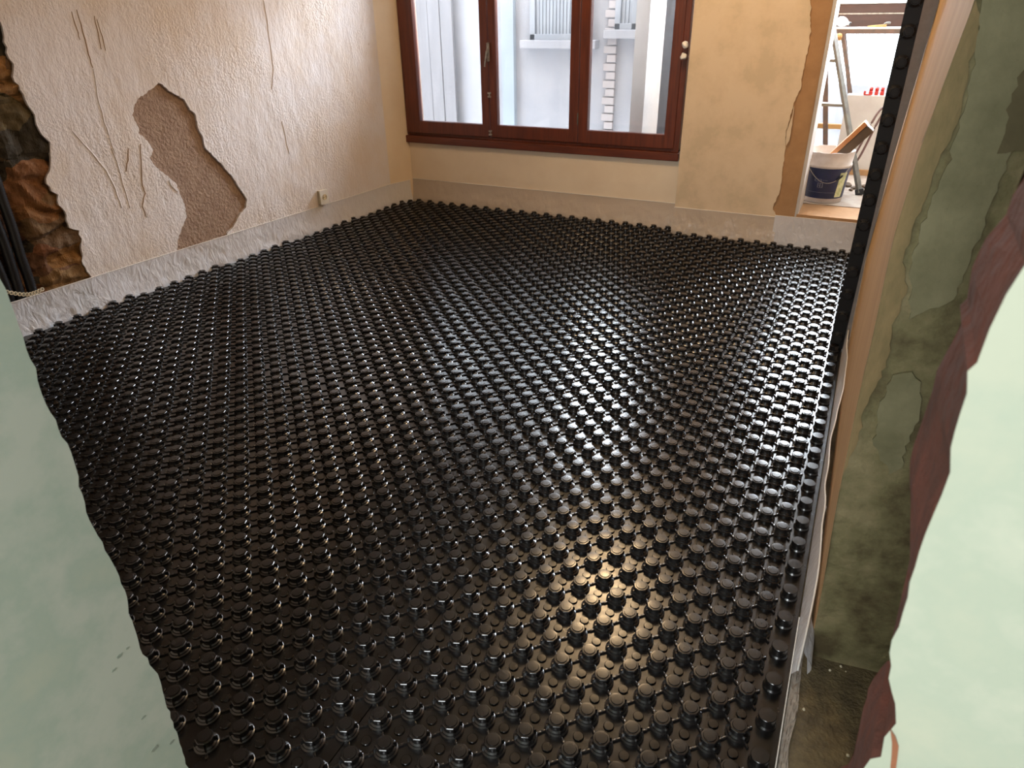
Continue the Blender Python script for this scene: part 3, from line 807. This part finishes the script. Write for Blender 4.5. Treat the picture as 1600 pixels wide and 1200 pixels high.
# ================================================================ EDGE STRIPS
def strip(name, A, B, h, label, foot=.02, wave=.006, mtl='film', nrm=None, h2=None, top=True, seed=0):
    A = Vector((*A, 0)); B = Vector((*B, 0)); d = B-A; l = d.length
    n = Vector((d.y, -d.x, 0)).normalized() if nrm is None else Vector((*nrm, 0))
    nu = max(8, int(l/.015)); nv = 12
    def fn(u, v):
        p = A.lerp(B, u); z = v*(h+((h2 or h)-h)*u)
        s = u*l
        w = noise.noise(Vector((s*7+seed, v*2, seed)))*.6+noise.noise(Vector((s*23+seed, v*5, 2)))*.4+.55*(1-v)*noise.noise(Vector((s*60+v*14, v*9+seed, 5)))
        out = .004+foot*(1-v)**2.2+wave*(.25+(1-v))*w
        return p+n*max(out, .0015)+Vector((0, 0, z+(.002*w if v > .9 else 0)))
    root = empty(name, A.lerp(B, .5)); c0 = root.location.copy()
    vs, e, fs = grid_surface(nu, nv, lambda u, v: fn(u, v)-c0)
    obj('film_skirt', (vs, e, fs), M[mtl], root, True)
    if top:
        bm = bmesh.new()
        pts = [fn(u/20, 1)-c0 for u in range(21)]
        for p, q in zip(pts, pts[1:]): pass
        tube(bm, pts[::4]+[pts[-1]] if pts[-1] != pts[::4][-1] else pts[::4], .0022, 6)
        obj('strip_rim', bm, M['white_plastic'], root, True)
    tag(root, label, 'edge strip', 'plastic edge strips around the floor')
    return root
a = LW(-1.75, 0); b_ = LW(1.80, 0)
strip('edge_strip', (a.x, a.y), (b_.x, b_.y), .184, 'whitish plastic film edge strip running along the stained left wall', .028, .014, seed=1)
strip('edge_strip', (-3.632, 1.80), (-3.560, 2.06), .184, 'short film edge strip bent around the corner casing', .02, .006, seed=2)
strip('edge_strip', (-3.553, YW), (PX0, YW), .190, 'film edge strip under the window sill', .03, .013, 'film_clear', seed=3)
strip('edge_strip', (PX0-.005, YP), (-.50, YP), .188, 'film edge strip at the foot of the plastered pillar', .03, .013, 'film_clear', seed=4)
strip('edge_strip', (-.52, YP-.003), (.035, YP-.003), .200, 'film edge strip across the raised doorway step', .018, .005, seed=5)
# right edge: crumpled film between panels and tan reveal
def rstrip():
    root = empty('edge_strip', (.055, -.6, 0)); c0 = root.location.copy()
    def fn(u, v):
        y = -1.70+u*2.05; s = u*2.05
        hh = (.055+.055*min(1, u*3)) * (1 if u > .05 else .35+.65*u/.05)
        w = noise.noise(Vector((s*9, v*3, 7)))+.5*noise.noise(Vector((s*30, v*6, 1)))
        x = .038+(.012+.010*math.sin(s*5))*v+.006*w*v
        return Vector((min(x, pierx(y, .1)-.004 if y > -1.6 else .07), y, hh*v*(1+.12*w)))-c0
    obj('film_skirt', grid_surface(150, 10, fn), M['film'], root, True)
    bm = bmesh.new(); pts = [fn(k/60, 1) for k in range(61)]
    tube(bm, pts[::3], .0028, 6); obj('strip_rim', bm, M['white_plastic'], root, True)
    # long thin hem lying along the panel edge
    bm = bmesh.new(); tube(bm, [Vector((.0365, -2.42, .0015))-c0, Vector((.0362, -2.0, .0015))-c0, Vector((.036, -1.5, .003))-c0], .0018, 6)
    obj('film_hem', bm, M['white_plastic'], root, True)
    # loose tail hanging at the near end
    def tail(u, v):
        y = -1.60-.085*u; x = .066+.010*math.sin(v*5)-.004*u
        return Vector((x+.012*(1-v)*u, y, .002+(.13-.05*u)*v))-c0
    obj('film_tail', grid_surface(10, 8, tail), M['film'], root, True)
    tag(root, 'crumpled milky film strip along the panel edge beside the tan right wall', 'edge strip', 'plastic edge strips around the floor')
rstrip()
# film remnants glittering beside the panels
def scrap(u, v):
    y = -2.45+u*.85; w = noise.noise(Vector((u*30, v*9, 3)))
    return Vector((.040+v*(.022+.012*noise.noise(Vector((u*7, 0, 0)))), y, -.008+.010*abs(w)))
tag(obj('film_scrap', grid_surface(160, 8, scrap), M['film_clear']), 'crinkled clear film scrap lying on the concrete beside the panel edge', 'plastic scrap')
# pebbles on the bare concrete
for k, (x, y) in enumerate(((1314, 1041), (1322, 1049), (1256, 1108), (1325, 1180), (1297, 1047))):
    p = atz(x, y, -.012)
    bm = bmesh.new(); bmesh.ops.create_icosphere(bm, subdivisions=2, radius=.0035 if k != 1 else .002)
    for v in bm.verts: v.co *= 1+.4*noise.noise(v.co*300+Vector((k, 0, 0)))
    tag(obj('pebble', bm, M['ivory'], None, True, (p.x, p.y, -.0125)), ['pale plaster crumb on the dark concrete, nearest the pier', 'smallest plaster crumb, just right of the one nearest the pier', 'plaster crumb on the brown concrete nearest the panel edge', 'plaster crumb on the concrete closest to the bottom of the picture', 'plaster crumb left of the one nearest the pier'][k], 'crumb', 'plaster crumbs on the concrete')

# ================================================================ SOCKET ON THE LEFT WALL
p = on(502, 307, LW(0, 0), LN)
root = empty('wall_socket', LW(p.y, p.z, .0)); root.rotation_euler = (0, 0, math.atan2(-.085, 1))
bm = bmesh.new(); box(bm, 0, .028, -.040, .040, -.050, .050, .004); obj('socket_box', bm, M['ivory'], root)
bm = bmesh.new(); box(bm, .028, .034, -.043, .043, -.053, .053, .004); bp_ = obj('face_plate', bm, M['white_plastic'], root)
bm = bmesh.new(); lathe(bm, [(.0, .0), (.021, .0), (.021, .004), (.019, .005), (.017, .001), (.0, .001)], 24)
bmesh.ops.transform(bm, matrix=Matrix.Translation((.034, 0, 0)) @ Matrix.Rotation(math.pi/2, 4, 'Y'), verts=bm.verts)
ot = obj('plug_recess', bm, M['ivory'], root)
bm = bmesh.new()
for y_ in (-.0095, .0095): box(bm, .0345, .0365, y_-.0025, y_+.0025, -.0025, .0025)
tag(obj('plug_hole', bm, M['black'], ot), 'dark plug holes')
tag(root, 'ivory electrical socket just above the film strip on the left wall', 'socket')

# ================================================================ CONDUITS AND STRAP
def cpt(x, y, off): 
    p = on(x, y, LW(0, 0, off), LN); return p
cond = [[(-40, 215), (-14, 262), (4, 314), (18, 354), (32, 400), (46, 440), (56, 478), (60, 500)],
        [(-50, 260), (-28, 300), (-8, 345), (6, 380), (20, 424), (32, 465), (38, 495)],
        [(-60, 320), (-34, 360), (-12, 400), (2, 432), (15, 468), (20, 495)]]
lab = ['black corrugated conduit against the bare stones, rightmost of the bundle', 'black corrugated conduit in the middle of the bundle by the stones', 'black corrugated conduit nearest the pale green wall edge']
for k, px in enumerate(cond):
    bm = bmesh.new(); p0 = cpt(*px[0], -.030)
    tube(bm, [LW(p0.y-.16, 2.4, -.030), LW(p0.y-.12, p0.z+.6, -.030)]+[cpt(x, y, -.030) for x, y in px], .026, 14, ridged=.006)
    tag(obj('corrugated_conduit', bm, M['black_tube'], None, True), lab[k], 'conduit', 'black conduits by the stone corner')
bm = bmesh.new(); pts = [cpt(x, y, .001) for x, y in ((-10, 452), (6, 455), (20, 458), (34, 460), (46, 460), (56, 457), (66, 452))]
L_ = 0
for a, b_ in zip(pts, pts[1:]):
    beam(bm, a, b_, .0015, .006, side=LN); 
for k in range(14):
    t = k/13*(len(pts)-1.001); i = int(t); q = pts[i].lerp(pts[i+1], t-i)
    g = bmesh.new(); lathe(g, [(.006, -.001), (.011, -.001), (.011, .001), (.006, .001), (.006, -.001)], 12)
    bmesh.ops.transform(g, matrix=Matrix.Translation(q) @ Matrix.Rotation(math.pi/2, 4, 'Y'), verts=g.verts); merge(bm, g)
tag(obj('perforated_strap', bm, M['ivory']), 'pale perforated strap tied around the black conduits', 'strap')

# ================================================================ NEXT ROOM
YQ = 4.10; YR = 3.60
bm = bmesh.new(); box(bm, -1.7, -1.6, YP+.33, 4.60, .1, CEIL); struct('wall_next_room_left', bm, M['white'])
bm = bmesh.new(); box(bm, 1.6, 1.7, YP+.33, 4.60, .1, CEIL); struct('wall_next_room_right', bm, M['white'])
# white parapet under the right part of the far window
x0, z1 = aty(1324, 149, YR-.15).x, aty(1350, 149, YR-.15).z
bm = bmesh.new(); box(bm, x0, 1.6, YR-.15, YR-.02, TH+.03, z1, .004)
pp = struct('wall_parapet', bm, M['white'])
bm = bmesh.new(); box(bm, x0, 1.6, YR-.165, YR-.02, TH-.002, TH+.045, .003)
struct('baseboard_parapet', bm, M['clay'])
# far window: dark brown frame
bm = bmesh.new()
za, zb2, zc2, zd = aty(1360, 43, YQ).z, aty(1360, 22, YQ).z, aty(1360, 20, YQ).z, aty(1360, 6, YQ).z
xl = aty(1303, 22, YQ).x-.02
box(bm, xl, 1.6, YQ, YQ+.05, za, zb2-.002, .004); box(bm, xl, 1.6, YQ+.012, YQ+.05, zc2, zd, .004)
box(bm, -1.6, 1.6, YQ, YQ+.05, 2.58, CEIL, .004); box(bm, -1.6, -1.5, YQ, YQ+.05, TH, CEIL, .004)
box(bm, -1.6, xl+.005, YQ, YQ+.05, za, za+.05, .004)
w2 = struct('window_2', bm, M['brown_frame'])
bm = bmesh.new(); box(bm, xl, 1.6, YQ-.004, YQ+.05, zb2-.002, zc2, .0005); box(bm, xl, 1.6, YQ+.004, YQ+.05, zd, zd+.006, .0005)
tag(obj('transom_trim', bm, M['metal'], w2), 'bright metal trim lines')
bm = bmesh.new(); box(bm, -1.5, 1.58, YQ+.02, YQ+.024, TH, 2.60); obj('glass_pane', bm, M['glass'], w2)
bm = bmesh.new(); z = aty(1298, 197, YQ).z
box(bm, -1.5, x0, YQ-.03, YQ+.03, z-.02, z+.02, .003); tag(obj('wooden_rail', bm, M['ochre_wood'], w2), 'ochre wooden rail')
xa, xb = aty(1276, 150, YQ-.02).x, aty(1272, 150, YQ).x
bm = bmesh.new(); box(bm, aty(1279, 150, YQ-.05).x-.02, aty(1279, 150, YQ-.05).x+.02, YQ-.07, YQ-.03, TH, 1.2, .003)
tag(obj('wooden_post', bm, M['ochre_wood'], w2), 'ochre wooden post')
bm = bmesh.new(); box(bm, aty(1270, 200, YQ-.05).x-.03, aty(1270, 200, YQ-.05).x+.02, YQ-.08, YQ-.04, TH, .95, .003)
tag(obj('wooden_post', bm, M['steel'], w2), 'grey post')
bm = bmesh.new(); box(bm, -1.6, 1.6, 5.2, 5.3, -1, .75); struct('wall_outside', bm, M['outer_wall'])

# step ladder leaning towards the doorway
la = aty(1298, 24, 3.0); foot1 = atz(1343, 302, TH+.012)
root = empty('step_ladder', (foot1.x-.25, 2.95, TH)); c0 = root.location.copy()
apexR = Vector((la.x, 3.0, la.z)); apexL = apexR+Vector((-.34, .05, 0))
f1 = Vector((foot1.x, foot1.y, TH+.014)); f1l = f1+Vector((-.60, .02, 0))
r1 = Vector((aty(1299, 225, 3.28).x, 3.28, TH+.014)); r1l = r1+Vector((-.45, .03, 0))
apexB = aty(1288, 88, 3.05)
def part(name, fnb, mtl, par=root, c=c0):
    g = bmesh.new(); fnb(g); bmesh.ops.translate(g, vec=-c, verts=g.verts); return obj(name, g, mtl, par)
part('front_rail', lambda g: beam(g, apexR, f1, .045, .022), M['steel'])
part('front_rail', lambda g: beam(g, apexL, f1l, .045, .022), M['steel'])
top_b = apexR+Vector((-.02, .05, -.12))
part('rear_rail', lambda g: beam(g, Vector((apexB.x, 3.06, apexB.z+.05)), r1, .036, .020), M['rust'])
part('rear_rail', lambda g: beam(g, apexL+Vector((0, .06, -.1)), r1l, .036, .020), M['rust'])
part('spreader', lambda g: beam(g, aty(1290, 84, 3.05), aty(1300, 68, 3.0), .02, .012), M['steel'])
part('top_cap', lambda g: box(g, apexL.x-.02, apexR.x+.012, 2.96, 3.08, apexR.z-.02, apexR.z+.02, .004), M['steel'])
for k in range(1, 4):
    t = k/4; a = apexR.lerp(f1, t); b_ = apexL.lerp(f1l, t)
    part('tread', lambda g: beam(g, b_+Vector((0, .03, 0)), a+Vector((-.0, .03, 0)), .08, .02), M['steel'])
part('rubber_foot', lambda g: beam(g, f1+Vector((-.008, 0, .03)), f1+Vector((.004, 0, -.012)), .06, .035), M['black_tube'])
tag(root, 'grey steel step ladder standing behind the bucket in the next room', 'ladder')

# trestle with its light top, tools on it
YT = 3.75
zt_ = aty(1350, 43, YT).z; zb_ = aty(1350, 53, YT).z; xl_ = aty(1303, 48, YT).x
root = empty('work_trestle', (.15, YT, TH)); c0 = root.location.copy()
part('trestle_top', lambda g: box(g, xl_, .62, YT-.02, YT+.20, zt_-.012, zt_, .003), M['white_plastic'], root, c0)
part('cross_beam', lambda g: box(g, xl_+.01, .60, YT-.012, YT+.02, zb_, zt_-.010, .003), M['rust'], root, c0)
lt = aty(1315, 58, YT); lb = aty(1328, 148, YT)
dirn = (lb-lt); k_ = (TH+.002-lt.z)/dirn.z; lf = lt+dirn*k_
part('leg', lambda g: beam(g, lt+Vector((0, 0, .03)), Vector((lf.x, YT-.0, TH+.004)), .040, .030), M['rust'], root, c0)
part('leg', lambda g: beam(g, lt+Vector((0, .16, .03)), Vector((lf.x-.03, YT+.12, TH+.004)), .034, .026), M['rust'], root, c0)
part('leg', lambda g: beam(g, Vector((.52, YT, zb_)), Vector((.46, YT, TH+.004)), .040, .030), M['rust'], root, c0)
part('leg', lambda g: beam(g, Vector((.52, YT+.16, zb_)), Vector((.46, YT+.12, TH+.004)), .034, .026), M['rust'], root, c0)
cl = aty(1311, 57, YT-.03)
def knob(g):
    bmesh.ops.create_icosphere(g, subdivisions=2, radius=.026, matrix=Matrix.Translation(cl))
    box(g, cl.x-.03, cl.x+.02, cl.y-.01, cl.y+.03, cl.z-.03, cl.z+.01, .004)
part('clamp', knob, M['ochre_wood'], root, c0)
tag(root, 'narrow work trestle with a white top in front of the far window', 'trestle')
# white bulb-shaped cup lying on the trestle
p = aty(1317, 40, YT+.04)
root = empty('paint_cup', (p.x, YT+.06, zt_))
bm = bmesh.new(); lathe(bm, [(.0, -.055), (.018, -.053), (.032, -.04), (.037, -.02), (.034, .0), (.024, .022), (.013, .035), (.012, .048), (.0, .048)], 24)
bmesh.ops.transform(bm, matrix=Matrix.Translation((0, 0, .038)) @ Matrix.Rotation(math.radians(105), 4, 'Y'), verts=bm.verts)
obj('cup_body', bm, M['white_plastic'], root, True)
bm = bmesh.new(); lathe(bm, [(.0, .046), (.014, .046), (.014, .056), (.007, .056), (.007, .053), (.0, .053)], 16)
bmesh.ops.transform(bm, matrix=Matrix.Translation((0, 0, .038)) @ Matrix.Rotation(math.radians(105), 4, 'Y'), verts=bm.verts)
tag(obj('cup_neck', bm, M['black_tube'], root, True), 'dark neck ring')
tag(root, 'white rounded plastic cup lying on the left end of the trestle', 'cup')
# trowel
pa = aty(1355, 44, YT+.03); pb = aty(1389, 41, YT+.03)
root = empty('wooden_trowel', ((pa.x+pb.x)/2, YT+.05, zt_))
bm = bmesh.new(); hw = (pb.x-pa.x)/2
vs = [(-hw, 0, .002), (-hw*.2, -.025, .002), (hw*.75, -.03, .002), (hw*.75, .03, .002), (-hw*.2, .025, .002)]
lo_ = [bm.verts.new(v) for v in vs]; hi_ = [bm.verts.new((v[0], v[1], .012+.010*(v[0]+hw)/(2*hw))) for v in vs]
bm.faces.new(lo_); bm.faces.new(hi_)
for k in range(5): bm.faces.new((lo_[k], lo_[(k+1) % 5], hi_[(k+1) % 5], hi_[k]))
obj('trowel_blade', bm, M['ochre_wood'], root)
bm = bmesh.new(); tube(bm, [(hw*.45, 0, .012), (hw*.7, 0, .030), (hw*1.1, 0, .030)], .007, 10); tag(obj('trowel_handle', bm, M['steel'], root, True), 'grey handle')
tag(root, 'small pointed wooden trowel lying on the middle of the trestle', 'trowel')

# red pipe clips on the parapet
yy = YR-.09
for k in range(4):
    x = aty(1362+k*9, 138, yy).x
    root = empty('red_pipe_clip', (x, yy+.0, z1)); 
    bm = bmesh.new(); box(bm, -.0135, .0135, -.03, .03, 0, .028, .004); obj('clip_base', bm, M['red_plastic'], root)
    bm = bmesh.new(); lathe(bm, [(.008, 0), (.0125, 0), (.0125, .028), (.008, .028), (.008, 0)], 16, 0, 0, .027)
    o = obj('clip_ring', bm, M['red_plastic'], root, True)
    tag(root, ['red pipe clip at the left end of the row on the white parapet', 'red pipe clip second from the left on the white parapet', 'red pipe clip third from the left on the white parapet', 'red pipe clip nearest the black standing panel'][k], 'pipe clip', 'red pipe clips on the parapet')
x = aty(1355, 146, yy-.03).x
bm = bmesh.new(); box(bm, x-.016, x+.03, yy-.06, yy-.035, z1, z1+.010, .003); box(bm, x-.026, x-.010, yy-.055, yy-.04, z1, z1+.032, .004)
tag(obj('red_pipe_hook', bm, M['red_plastic']), 'flat red plastic hook lying in front of the pipe clips', 'hook')
# brown hoses
for k, off in enumerate((0, 5)):
    bm = bmesh.new()
    tube(bm, [aty(1402+off, 166+off, 3.30), aty(1386, 166+off*.8, 3.28), aty(1375+off, 172+off, 3.25), aty(1362+off*1.2, 192+off, 3.22), aty(1349+off*1.2, 218+off, 3.2), aty(1336+off*1.2, 242+off, 3.18), aty(1322+off, 268, 3.16)], .0085, 10)
    tag(obj('brown_hose', bm, M['hose'], None, True), ['thin brown hose bending down beside the bucket, left one of the pair', 'thin brown hose bending down beside the bucket, right one of the pair'][k], 'hose', 'pair of brown hoses')
# rubble heap by the ladder foot
for k, (x, y, s) in enumerate(((1322, 298, .030), (1333, 302, .022), (1350, 300, .026), (1328, 305, .016), (1362, 299, .024))):
    q = atz(x, y, TH); bm = bmesh.new(); bmesh.ops.create_icosphere(bm, subdivisions=2, radius=s)
    for v in bm.verts:
        v.co *= 1+.5*noise.noise(v.co*30+Vector((k*4, 0, 0))); v.co.z *= .6
    zmin = min(v.co.z for v in bm.verts)
    tag(obj('rubble_lump', bm, M['dark_wood'], None, False, (q.x, q.y+.14, TH-zmin)), ['largest dark rubble lump behind the bucket, left of the ladder foot', 'dark rubble lump just left of the ladder foot', 'dark rubble lump right behind the ladder foot', 'smallest dark rubble lump beside the bucket', 'dark rubble lump farthest right, by the black strip'][k], 'rubble', 'rubble by the ladder foot')

# ================================================================ BUCKET
BX, BY = -.270, 2.475
root = empty('plaster_bucket', (BX, BY, TH)); HB = .350
def rb(z): return .133+.030*z/HB
bm = bmesh.new()
prof = [(0, 0), (rb(0)-.004, 0), (rb(0), .004), (rb(.245), .245), (rb(.25)+.006, .252), (rb(.25)+.006, .262), (rb(.262)+.0, .264), (rb(HB), HB-.004), (rb(HB)+.003, HB), (rb(HB)-.004, HB), (rb(0)-.006, .01), (0, .01)]
lathe(bm, prof, 48)
for v in bm.verts:
    if v.co.z > HB-.03 and v.co.xy.length > .1: v.co.z += .006*noise.noise(v.co*25)
obj('bucket_body', bm, M['bucket_white'], root, True)
bm = bmesh.new(); lathe(bm, [(rb(.035)+.0012, .035), (rb(.245)+.0012, .243)], 60)
lb_ = tag(obj('bucket_wrap', bm, M['navy'], root, True), 'navy blue printed wrap')
# printed marks on the wrap
def onb(a, z, off=.0022): r = rb(z)+off; return Vector((r*math.cos(a), r*math.sin(a), z))
def wrap(name, a0, a1, z0, z1, mtl, par, off=.0022, slant=0):
    n = 14
    return obj(name, grid_surface(n, 4, lambda u, v: onb(a0+(a1-a0)*u+slant*v, z0+(z1-z0)*v, off)), mtl, par, True)
yl = wrap('yellow_label', math.radians(-52), math.radians(-28), .045, .215, M['yellow_label'], root, .0024, .05)
yl['label'] = 'pale yellow printed label'
bm = bmesh.new()
def quad(a0, a1, z0, z1, off=.0030):
    g = [bm.verts.new(onb(a, z, off)) for a, z in ((a0, z0), (a1, z0), (a1, z1), (a0, z1))]; bm.faces.new(g)
R_ = math.radians
for a0, a1, z0, z1 in ((-112, -96, .168, .171), (-112, -96, .154, .157), (-113, -111, .156, .170), (-97, -95, .156, .170), (-94, -80, .163, .165),
                       (-104, -102, .112, .145), (-98, -96, .112, .145), (-104, -90, .142, .145), (-92, -90, .112, .145), (-104, -90, .112, .114), (-104, -96, .127, .129),
                       ):
    n = max(1, int(abs(a1-a0)/5))
    for k in range(n): quad(R_(a0+(a1-a0)*k/n), R_(a0+(a1-a0)*(k+1)/n), z0, z1)
tag(obj('printed_emblem', bm, M['grey_print'], lb_), 'faint grey printed emblem')
wrap('printed_line', R_(-128), R_(-56), .0775, .0795, M['grey_print'], lb_, .0030)
bm = bmesh.new()
A0, A1 = R_(-122), R_(58)
pts = []
for k in range(17):
    t = k/16; a = A0+(A1-A0)*t-.0
    # bail hangs down the front of the bucket
    ang = R_(-140)+R_(118)*t
    z = .262-.115*math.sin(math.pi*t)
    pts.append(onb(ang, z, .010))
tube(bm, pts, .0022, 8)
obj('wire_handle', bm, M['metal'], root, True)
bm = bmesh.new(); c = pts[8]; tube(bm, [pts[11], pts[12], pts[13]], .006, 8)
tag(obj('handle_grip', bm, M['black_tube'], root, True), 'dark grip on the wire')
tag(root, 'navy blue and white plaster bucket standing in the doorway of the next room', 'bucket')
# wooden beam end sticking out of the bucket
pA = Vector((BX-.02, BY+.02, TH+.20)); e1 = aty(1361, 199, BY-.02)
root = empty('wooden_float', tuple(pA)); c0 = root.location.copy()
d = (e1-pA).normalized()
up_ = Vector((0, 0, 1)); s_ = d.cross(Vector((0, -1, 0))).normalized()
part('wooden_block', lambda g: beam(g, pA, e1, .062, .070, side=(0, -1, 0)), M['dark_wood'], root, c0)  # dark brown body below the separate orange top piece
nrm = Vector((0, -1, 0)).cross(d); nrm = -nrm if nrm.z < 0 else nrm
part('orange_face', lambda g: beam(g, pA+nrm*.046-Vector((0,.006,0)), e1+nrm*.046+d*.004-Vector((0,.006,0)), .030, .074, side=(0, -1, 0)), M['float_wood'], root, c0)
tag(root, 'wooden float with dark and orange faces leaning out of the bucket', 'float')
